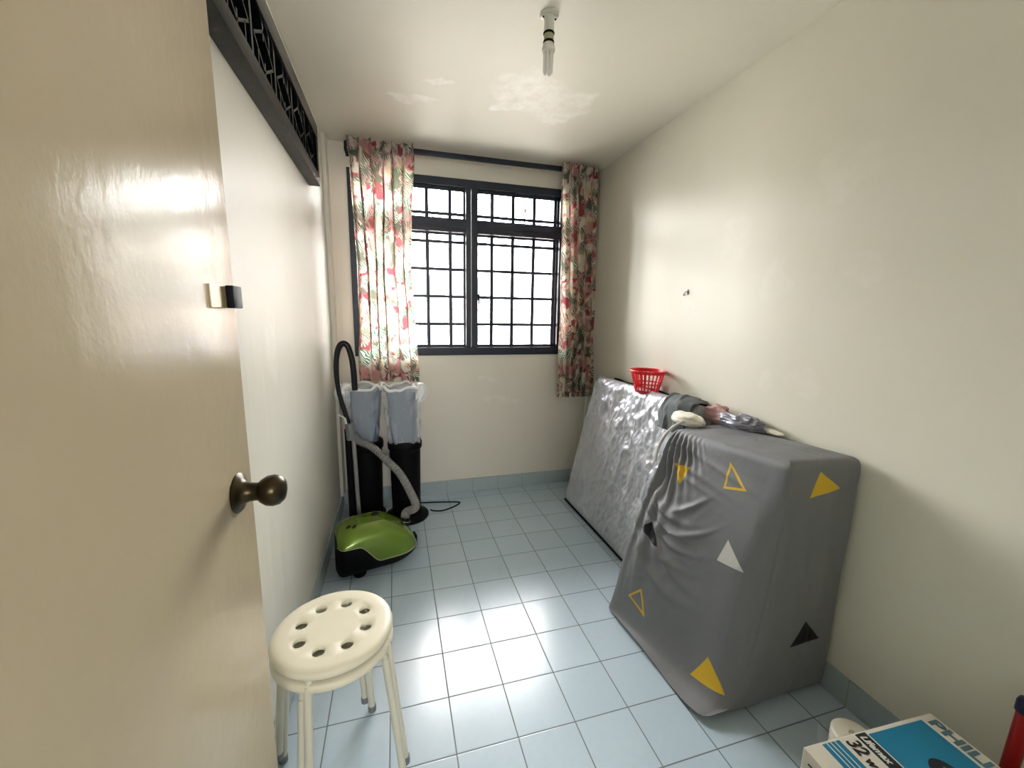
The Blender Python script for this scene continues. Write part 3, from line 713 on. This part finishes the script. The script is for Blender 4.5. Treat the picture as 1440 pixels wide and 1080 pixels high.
Mv = Matrix.Translation((-.272, 1.115, 0)) @ Matrix.Rotation(R(13), 4, 'Z'); hp = Mv @ (pc + dirn * .03)
hose = empty('vacuum_hose', (-.41, 1.48, 0), 0, label='grey and black vacuum hose arching up over its upright wand', cat='hose')
def H(p): return Vector(p) - Vector((-.41, 1.48, 0))
hp2 = hp + (Mv.to_3x3() @ dirn) * .06
ctrl = [hp, hp + (Mv.to_3x3() @ dirn) * .03, (-.060, 1.235, .245), (-.094, 1.32, .318), (-.145, 1.39, .395), (-.213, 1.44, .462), (-.30, 1.485, .540), (-.375, 1.49, .585), (-.405, 1.49, .63)]
pts = spline([H(p) for p in ctrl], 40); b = NB(); tube(b, pts, [.0225 + .0025 * math.sin(i * 1.6) for i in range(len(pts))], 14); link('flexible_hose', b, M_grey_tube, hose)
hpts = spline([H(p) for p in ((-.415, 1.49, .60), (-.425, 1.49, .68), (-.44, 1.49, .74), (-.460, 1.49, .82), (-.478, 1.49, .92), (-.482, 1.49, 1.04), (-.470, 1.49, 1.13), (-.445, 1.49, 1.175), (-.415, 1.49, 1.165), (-.396, 1.49, 1.10), (-.388, 1.49, 1.02), (-.385, 1.49, .90))], 8)
b = NB(); nH = len(hpts); tube(b, hpts, [.013 if i < nH * .35 else .013 + .004 * min(1, (i - nH * .35) / (nH * .25)) for i in range(nH)], 14); link('handle', b, M_hose_blk, hose)
b = NB(); tube(b, [H((-.425, 1.482, .70)), H((-.418, 1.482, .60))], .026, 16); link('joint', b, M_steel, hose)
wand = empty('vacuum_wand', (-.40, 1.50, 0), 0, label='grey straight vacuum wand standing in front of the corner fan', cat='wand')
b = NB(); tube(b, [(-.006, -.015, .60), (.004, .0, .06)], .0125, 16); link('tube', b, M_grey_tube, wand)
b = NB(); tube(b, [(-.038, 0, .66), (-.036, .01, .06)], .019, 16); link('outer_tube', b, M_plastic_blk, wand)
b = NB(); box(b, (-.075, -.05, 0), (.14, .045, .045), .012); link('floor_head', b, M_plastic_blk, wand)
b = NB(); tube(b, [(-.085, -.03, .762), (-.048, -.02, .735)], .004, 8); tube(b, [(-.048, -.02, .735), (-.035, -.012, .66)], .008, 8); link('clip', b, M_white, wand)

# ------------------------------------------------------------------ silver wrapped mattress
mat_root = empty('wrapped_mattress', (1.02, 1.05, 0), 0, label='mattress wrapped in shiny silver plastic leaning on the right wall', cat='mattress')
dS = Vector((.215, 0, .915)).normalized(); nS = Vector((-dS.z, 0, dS.x))       # up the slant, out of the visible face
HL = .94; TH = .105; YA, YZ = .525, 1.575
def mat_pt(c, t, v, y):                             # c: 0 front .. 1 back
    return Vector((1.02, 0, .027)) + dS * v - nS * (TH * t) + Vector((0, y, 0)) - Vector((1.02, 1.05, 0))
b = NB(); NU, NVv = 220, 260
per_ = [(0, HL), (HL, HL + TH), (HL + TH, 2 * HL + TH), (2 * HL + TH, 2 * HL + 2 * TH)]
def prof(v):                                        # loop around the slab section: s in metres
    s = v * (2 * HL + 2 * TH)
    if s < HL: a, t = s, 0
    elif s < HL + TH: a, t = HL, (s - HL) / TH
    elif s < 2 * HL + TH: a, t = HL - (s - HL - TH), 1
    else: a, t = 0, 1 - (s - 2 * HL - TH) / TH
    return a, t, s
def mfn(u, v):
    a, t, s = prof(v); y = YZ + (YA - YZ) * u
    p = mat_pt(0, t, a, y)
    if t < .5:
        ed = min(1, a / .05) * min(1, (HL - a) / .05) * min(1, u / .05) * min(1, (1 - u) / .05)
        d = .012 * N3(y * 3, a * 2.2, 1) + .010 * (1 - abs(N3(y * 7 + a * 2, a * 4, 4)) * 2) + .006 * N3(y * 16, a * 7, 9)
        d += .007 * (1 - abs(N3(y * 13 - a * 5, a * 9, 14)) * 2.4) + .004 * (1 - abs(N3(y * 26, a * 21, 24)) * 2.4)
        d += .012 * math.exp(-((y - 1.42 + .12 * a) / .03) ** 2) + .008 * math.exp(-((y - 1.33 + .1 * a) / .025) ** 2)
        p += nS * (d * ed - .012 * (1 - ed) ** 2)
    else: p += dS * (.004 * N3(y * 9, 0, 5))
    return p
V = grid(b, mfn, NU, NVv, lambda u, v: (u * 1.05, prof(v)[2]))
for side in (0, -1):
    vs = [V[j][side] for j in range(NVv + 1)]
    c = b.verts.new(sum((x.co for x in vs), Vector()) / len(vs))
    for j in range(NVv): b.faces.new((vs[j], vs[j + 1], c))
bmesh.ops.remove_doubles(b, verts=b.verts, dist=.0004)
mo = link('wrapping', b, M_wrap, mat_root, angle=60)
b = NB()
tube(b, [mat_pt(0, .10, -.006, YZ - .01 - k * (YZ - YA - .02) / 20) for k in range(21)], .006, 8); link('lower_binding', b, M_plastic_blk, mat_root)
b = NB(); tube(b, [mat_pt(0, .97, HL + .003 + .003 * math.sin(k * 1.3), YZ - .10 - k * (YZ - YA - .14) / 20) for k in range(21)], .008, 8); link('upper_binding', b, M_plastic_blk, mat_root)
b = NB(); p = mat_pt(0, 0, .80, .67) ; box(b, (-.004, -.035, -.006), (.004, .035, .006), .002, mat=Matrix.Translation(p + nS * .012) @ Matrix.Rotation(R(-35), 4, 'X')); link('strap_tab', b, M_plastic_blk, mat_root)

# red basket on the mattress top
bk = empty('plastic_basket', (1.262, .985, .922), R(10), label='small red slotted plastic basket on top of the silver mattress', cat='basket')
b = NB(); bh, rb_, rt_ = .125, .062, .090
def bwall(r0_, z0, r1_, z1, a0, a1, th=.003, n=1):
    def P(a, z, off):
        r = rb_ + (rt_ - rb_) * (z / bh) + off; return Vector((r * math.cos(a), r * 1.15 * math.sin(a), z))
    st = max(1, int((a1 - a0) / .06))
    for i in range(st):
        p, q = a0 + (a1 - a0) * i / st, a0 + (a1 - a0) * (i + 1) / st
        v = [b.verts.new(P(*k)) for k in ((p, z0, 0), (q, z0, 0), (q, z1, 0), (p, z1, 0), (p, z0, -th), (q, z0, -th), (q, z1, -th), (p, z1, -th))]
        for f in ((0, 1, 2, 3), (7, 6, 5, 4), (0, 4, 5, 1), (3, 2, 6, 7), (0, 3, 7, 4), (1, 5, 6, 2)): b.faces.new([v[k] for k in f])
bwall(0, 0, 0, .014, 0, 2 * PI); bwall(0, .048, 0, .056, 0, 2 * PI); bwall(0, .108, 0, bh, 0, 2 * PI)
nb = 24
for k in range(nb):
    a = 2 * PI * k / nb; bwall(0, .014, 0, .048, a, a + 2 * PI / nb * .42); bwall(0, .056, 0, .108, a, a + 2 * PI / nb * .34)
link('basket_wall', b, M_red, bk, smooth=False)
b = NB(); tube(b, [(1.035 * rt_ * math.cos(2 * PI * k / 48), 1.035 * 1.15 * rt_ * math.sin(2 * PI * k / 48), bh) for k in range(48)], .0045, 8, closed=True); link('basket_rim', b, M_red, bk)
b = NB(); lathe(b, [(rb_, 0), (rb_, .003)], 40, Matrix.Diagonal((1, 1.15, 1, 1))); link('basket_bottom', b, M_red, bk)

# ------------------------------------------------------------------ printed-sheet covered stack
sh_root = empty('covered_mattress', (1.05, .18, 0), 0, label='folded mattress under a grey sheet printed with triangles, against the wall', cat='mattress')
#        bottom footprint            top footprint (x, y, z)
YN, YFAR = -.128, .475
BOT = [(1.335, .49), (.772, YFAR), (.800, YN), (1.335, YN)]
TOP = [(1.335, .46, .87), (1.035, .44, .862), (1.048, YN + .008, .898), (1.335, YN - .012, .895)]
L0 = [math.dist(BOT[k], BOT[k + 1]) for k in range(3)]; LT = sum(L0)
RC = .055
def peri(s, P):
    """point of the rounded open polygon at perimeter fraction position s (metres of the bottom outline)"""
    acc = 0
    for k in range(3):
        if s <= acc + L0[k] or k == 2:
            t = (s - acc) / L0[k]; a, c = Vector(P[k][:2]), Vector(P[k + 1][:2]); return a + (c - a) * t, k, (s - acc), L0[k]
        acc += L0[k]
def ring_pt(s, z01):
    P = []
    for q0, q1 in zip(BOT, TOP):
        bulge = 0
        f_ = z01 ** .3 if q0 is BOT[2] else z01
        P.append((q0[0] + (q1[0] - q0[0]) * f_, q0[1] + (q1[1] - q0[1]) * z01))
    # blurred corner: average along s, wider halfway up
    near = math.exp(-((s - sN) / .25) ** 2)
    rc = RC * (1 + near * (2.1 * math.sin(PI * min(1, z01 + .12)) ** .8 - .35))
    acc = Vector((0, 0)); W_ = 0
    for j in range(-4, 5):
        ss = min(max(s + j * rc / 4, 0), LT); w = 1 - abs(j) / 5; acc += peri(ss, P)[0] * w; W_ += w
    return acc / W_
def top_z(s):
    acc = 0; zz = 0; W_ = 0
    for j in range(-4, 5):
        ss = min(max(s + j * RC / 4, 0), LT); a = 0
        for k in range(3):
            if ss <= a + L0[k] or k == 2:
                t = min(1, (ss - a) / L0[k]); z = TOP[k][2] + (TOP[k + 1][2] - TOP[k][2]) * t; break
            a += L0[k]
        w = 1 - abs(j) / 5; zz += z * w; W_ += w
    return zz / W_
sF = L0[0]; sN = L0[0] + L0[1]                       # perimeter positions of the far and near vertical corners
def sheet_disp(s, z):
    d = 0.0
    # vertical drape folds hanging from the far top corner
    q = s - sF; fan_ = max(0.0, min(1, z / .85))
    w = math.exp(-((q - .035) / .13) ** 2)
    wid = .30 + 1.1 * (1 - fan_)
    f_ = math.sin(q / wid * 66 + .9 * math.sin(z * 5)); d += w * .021 * (abs(f_) ** .7 * (1 if f_ > 0 else -1)) * (.06 + .94 * fan_ ** 1.6) * min(1, (1.0 - fan_) * 9 + .45)
    # the pulled-open pocket below the gather and swags underneath it
    d -= .045 * math.exp(-((q - .075) / .03) ** 2 - ((z - .66) / .07) ** 2)
    d += .006 * (1 - abs(N3(q * 9 + z * 5, z * 16 - q * 10, 4.4)) * 2.5) * math.exp(-((q - .16) / .16) ** 2 - ((z - .5) / .2) ** 2)
    for (q0, z0, amp, wq, wz, sl) in ((.14, .55, .024, .10, .014, -.35), (.16, .505, .022, .11, .012, -.4), (.17, .46, .020, .12, .013, -.45), (.15, .41, .017, .13, .015, -.6), (.25, .60, .014, .06, .014, .7), (.22, .37, .014, .12, .018, -.7), (.12, .33, .012, .10, .018, -.8), (.27, .50, .013, .09, .012, .35), (.20, .28, .010, .14, .02, -.5)):
        dq = q - q0; zz = z0 + sl * dq + 2.2 * dq * dq
        d += amp * math.exp(-(dq / wq) ** 2 - ((z - zz) / wz) ** 2)
    for (q0, z0, amp, wq, wz) in ((.20, .74, .007, .15, .012), (.22, .70, .006, .13, .010), (.26, .795, .006, .2, .012)):
        d += amp * math.exp(-((q - q0) / wq) ** 2 - ((z - z0 + .15 * (q - q0)) / wz) ** 2)
    d += .010 * N3(s * 3.0, z * 2.4, 3.3) + .004 * N3(s * 9, z * 5, 8.1)
    # belly: side bulges outward toward the floor then tucks in
    side = max(0, min(1, (s - sF + .05) / .12)) * max(0, min(1, (sN + .05 - s) / .12))
    d += side * .030 * math.sin(PI * min(1, max(0, z / .8))) 
    return d
def sheet_fn(u, v):
    s = u * LT
    zt = top_z(s); hem = .010 + .010 * (1 + math.sin(s * 17)) * .5 + .012 * max(0, N3(s * 5, 0, 2))
    if s > sN: hem += .018 * min(1, (s - sN) / .08)
    if v <= .86:
        z01 = v / .86; z = hem + (zt - hem) * z01
        p = ring_pt(s, z01); e = .02
        t_ = (ring_pt(min(s + e, LT), z01) - ring_pt(max(s - e, 0), z01)).normalized(); n = Vector((-t_.y, t_.x)) * -1
        if n.dot(p - Vector((1.15, .2))) < 0: n = -n
        d = sheet_disp(s, z) * min(1, z01 * 3 + .35) * min(1, (1 - z01) * 14 + .15)
        # soft top edge
        rr = .03; over = max(0, z - (zt - rr)); inn = rr - math.sqrt(max(0, rr * rr - over * over)) if over > 0 else 0
        q = p + n * (d - inn * .8)
        q.x = min(q.x, 1.343)
        return Vector((q.x, q.y, z)) - Vector((1.05, .18, 0))
    # top: shrink towards the middle line of the top
    w = (v - .86) / .14; p = ring_pt(s, 1.0); c = Vector((1.22, .17)); e = .02
    t_ = (ring_pt(min(s + e, LT), 1.0) - ring_pt(max(s - e, 0), 1.0)).normalized(); n = Vector((t_.y, -t_.x))
    if n.dot(p - Vector((1.15, .2))) < 0: n = -n
    p = p - n * .024
    q = p + (c - p) * w; q.x = min(q.x, 1.343)
    z = zt + .004 * math.sin(PI * w) + .008 * N3(q.x * 9, q.y * 9, 1) * min(1, w * 4) + (.885 - zt) * w
    return Vector((q.x, q.y, z)) - Vector((1.05, .18, 0))
b = NB()
V = grid(b, sheet_fn, 360, 180, lambda u, v: (u * LT, (v / .86) * .88))
# closed back strip against the wall
for j in range(180): b.faces.new((V[j][0], V[j + 1][0], V[j + 1][-1], V[j][-1]))
sheet = link('sheet', b, M_sheet, sh_root, angle=75)
b = NB(); O_ = Vector((1.05, .18, 0))
tube(b, spline([Vector(p) - O_ for p in ((.985, .475, .70), (.995, .478, .755), (1.015, .478, .80), (1.045, .470, .845), (1.085, .455, .880), (1.13, .43, .893), (1.155, .38, .886))], 8), .0065, 8); link('hem', b, M_hem, sh_root)
b = NB(); box(b, (1.0 - 1.05, YN + .08 - .18, 0), (1.31 - 1.05, .42 - .18, .06), .01); link('base_pad', b, M_plastic_blk, sh_root)

# ------------------------------------------------------------------ loose soft things lying on top
def lump(name, loc, size, mat, seed, amp=.25, rz=0, rough_s=3.0, folds=0, **kw):
    b = NB(); bmesh.ops.create_icosphere(b, subdivisions=5, radius=1)
    for v in b.verts:
        n = v.co.normalized(); k = 1 + amp * N3(n.x * rough_s * .5, n.y * rough_s * .5 + seed, n.z * rough_s * .5) + amp * .5 * N3(n.x * rough_s, n.y * rough_s, n.z * rough_s + seed)
        if folds: k += folds * (1 - abs(N3(n.x * 3 + seed, n.y * 2, n.z * 5)) * 3)
        p = n * k; p.z = max(p.z, -.75); v.co = Vector((p.x * size[0], p.y * size[1], p.z * size[2]))
    o = link(name, b, mat, angle=180, **kw); o.location = loc; o.rotation_euler = (0, 0, rz); return o
lump('white_pillow', (1.140, .475, .890), (.045, .085, .034), M_pillow, 3, .18, R(12), label='small off-white cushion lying on the far corner of the triangle-printed sheet', cat='cushion')
b = NB(); dp = spline([(1.325, 0, .928), (1.28, 0, .942), (1.238, 0, .944), (1.206, 0, .925), (1.192, 0, .880), (1.180, 0, .825), (1.172, 0, .790)], 8); dn = len(dp)
def drape(u, v):                                    # u around the thickness, v across the width
    a = u * 2; k = (a if a <= 1 else 2 - a); s_ = k * (dn - 1); i0 = min(int(s_), dn - 2); p = dp[i0].lerp(dp[i0 + 1], s_ - i0)
    y = .535 + .205 * v + (.012 * math.sin(k * 9 + 1) + .020 * N3(k * 4, v, 2)) * (1 if v > .5 else .4)
    fold = .005 * math.sin(v * 15 + k * 4.5 + 3 * N3(v * 3, k * 2, 1)) + .014 * N3(v * 6, k * 5, 7)
    th = (.020 * math.sin(PI * max(.02, min(.98, v))) ** .5 + .002 + max(0, fold)) if a <= 1 else .003
    tg = (dp[min(i0 + 1, dn - 1)] - dp[i0]).normalized(); n = Vector((-tg.z, 0, tg.x)); n = n if n.dot(Vector((-.6, 0, 1))) > 0 else -n
    return Vector((p.x, y, p.z)) + n * (th - .004)
V = grid(b, drape, 70, 44, closed_u=True); b.faces.new(V[0]); b.faces.new(V[-1])
link('dark_cloth', b, M_darkcloth, angle=180, label='dark grey cloth draped over the near end of the silver mattress', cat='cloth')
lump('pink_cloth', (1.305, .475, .905), (.035, .075, .045), M_pink, 11, .3, 0, folds=.06, label='crumpled pinkish cloth between the dark bundle and the silver bag', cat='cloth')
lump('silver_bag', (1.290, .315, .905), (.050, .105, .038), M_silver, 5, .3, R(3), folds=.10, label='crumpled silver-grey bag lying by the wall on the covered mattress', cat='bag')
lump('cloth_strip', (1.315, .20, .899), (.020, .06, .010), M_pillow, 9, .2, 0, label='thin pale cloth strip by the wall, beyond the silver-grey bag', cat='cloth')

# ------------------------------------------------------------------ lamp carton
ang = R(-2.92)
car = empty('lamp_carton', (.7464, -.4807, 0), ang, label='white and teal cardboard lamp carton in the near right corner', cat='carton')
CW, CD, CH = .398, .42, .36
b = NB(); box(b, (0, -CD, 0), (CW, 0, CH), .003)
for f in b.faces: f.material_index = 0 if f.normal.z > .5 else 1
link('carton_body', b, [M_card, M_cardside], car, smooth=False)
def rect(name, x0, y0, x1, y1, m, dz=.0005, parent=car):
    b = NB(); box(b, (x0, -y1, CH + .0001), (x1, -y0, CH + .0001 + dz)); return link(name, b, m, parent, smooth=False)
rect('teal_panel', .182, .010, .352, CD - .01, M_teal)
rect('black_band', .148, .004, .178, CD - .01, M_ink)
sp_ = rect('teal_stripes', .048, .006, .098, CD - .01, M_teal)
b = NB()
for x in (.060, .071, .083): box(b, (x, -CD + .01, CH + .0006), (x + .0022, -.006, CH + .0012))
link('white_lines', b, M_paper, sp_, smooth=False)
def top_text(body, x, y, size, m, shear=0.0, off=0.0, sx=1.0):
    mt = Matrix.Translation((x, -y, CH + .001)) @ Matrix.Rotation(R(-90), 4, 'Z')
    return text_mesh('lettering', body, size, m, car, mt, shear, .0004, off, sx)
top_text('PHILIPS', .362, .016, .038, M_inkgrey, 0, .0014, 1.34)
top_text('Lifemax', .155, .010, .022, M_paper, .25, .0006, .9)
top_text('32', .110, .010, .044, M_ink, .2, .001, .8)
top_text('w', .110, .053, .030, M_ink, .2, .0008, .85)
b = NB(); lathe(b, [(.030, CH + .0008), (.030, CH + .0016)], 40, Matrix.Translation((.262, -.122, 0)) @ Matrix.Diagonal((1, 1.25, 1, 1))); ov = link('oval_emblem', b, M_ink, car, smooth=False)
b = NB()
for k in range(6):
    a = k * PI / 3; c = Vector((.262 + .014 * math.cos(a), -.122 + .017 * math.sin(a), 0))
    lathe(b, [(.0035, CH + .0017), (.0035, CH + .0021)], 8, Matrix.Translation(c))
link('emblem_mark', b, M_teal, ov, smooth=False)
mt = Matrix.Translation((-.0006, -.010, CH - .050)) @ Matrix(((0, 0, -1, 0), (-1, 0, 0, 0), (0, 1, 0, 0), (0, 0, 0, 1)))
text_mesh('lettering', '32', .036, M_ink, car, mt, .2, .0003, .0008)

# roll of film behind the carton
rl = empty('film_roll', (1.065, -.395, 0), 0, label='upright off-white roll with clear film behind the lamp carton', cat='roll')
b = NB(); lathe(b, [(.052, 0), (.052, .192), (.047, .198), (.012, .198), (.011, .188), (0, .187)], 40); link('roll_core', b, simple('roll_ivory', (0.74, 0.71, 0.60), .5), rl)
b = NB(); lathe(b, [(.078, .0), (.079, .19), (.076, .198)], 40, cap=False); link('film', b, M_film, rl)

# red pole with a dark cap
pl = empty('red_pole', (1.248, -.60, 0), 0, label='red pole with a navy cap leaning by the right wall near the carton', cat='pole')
pa, pb = Vector((0, 0, .005)), Vector((.052, .005, .445)); dd = (pb - pa)
b = NB(); tube(b, [pa, pb], .0155, 20); link('shaft', b, M_redpole, pl)
b = NB(); tube(b, [pa + dd * .93, pa + dd * .935, pa + dd * .99, pa + dd * 1.01, pa + dd * 1.018], [.018, .019, .019, .016, .008], 20); link('cap', b, M_bluecap, pl)
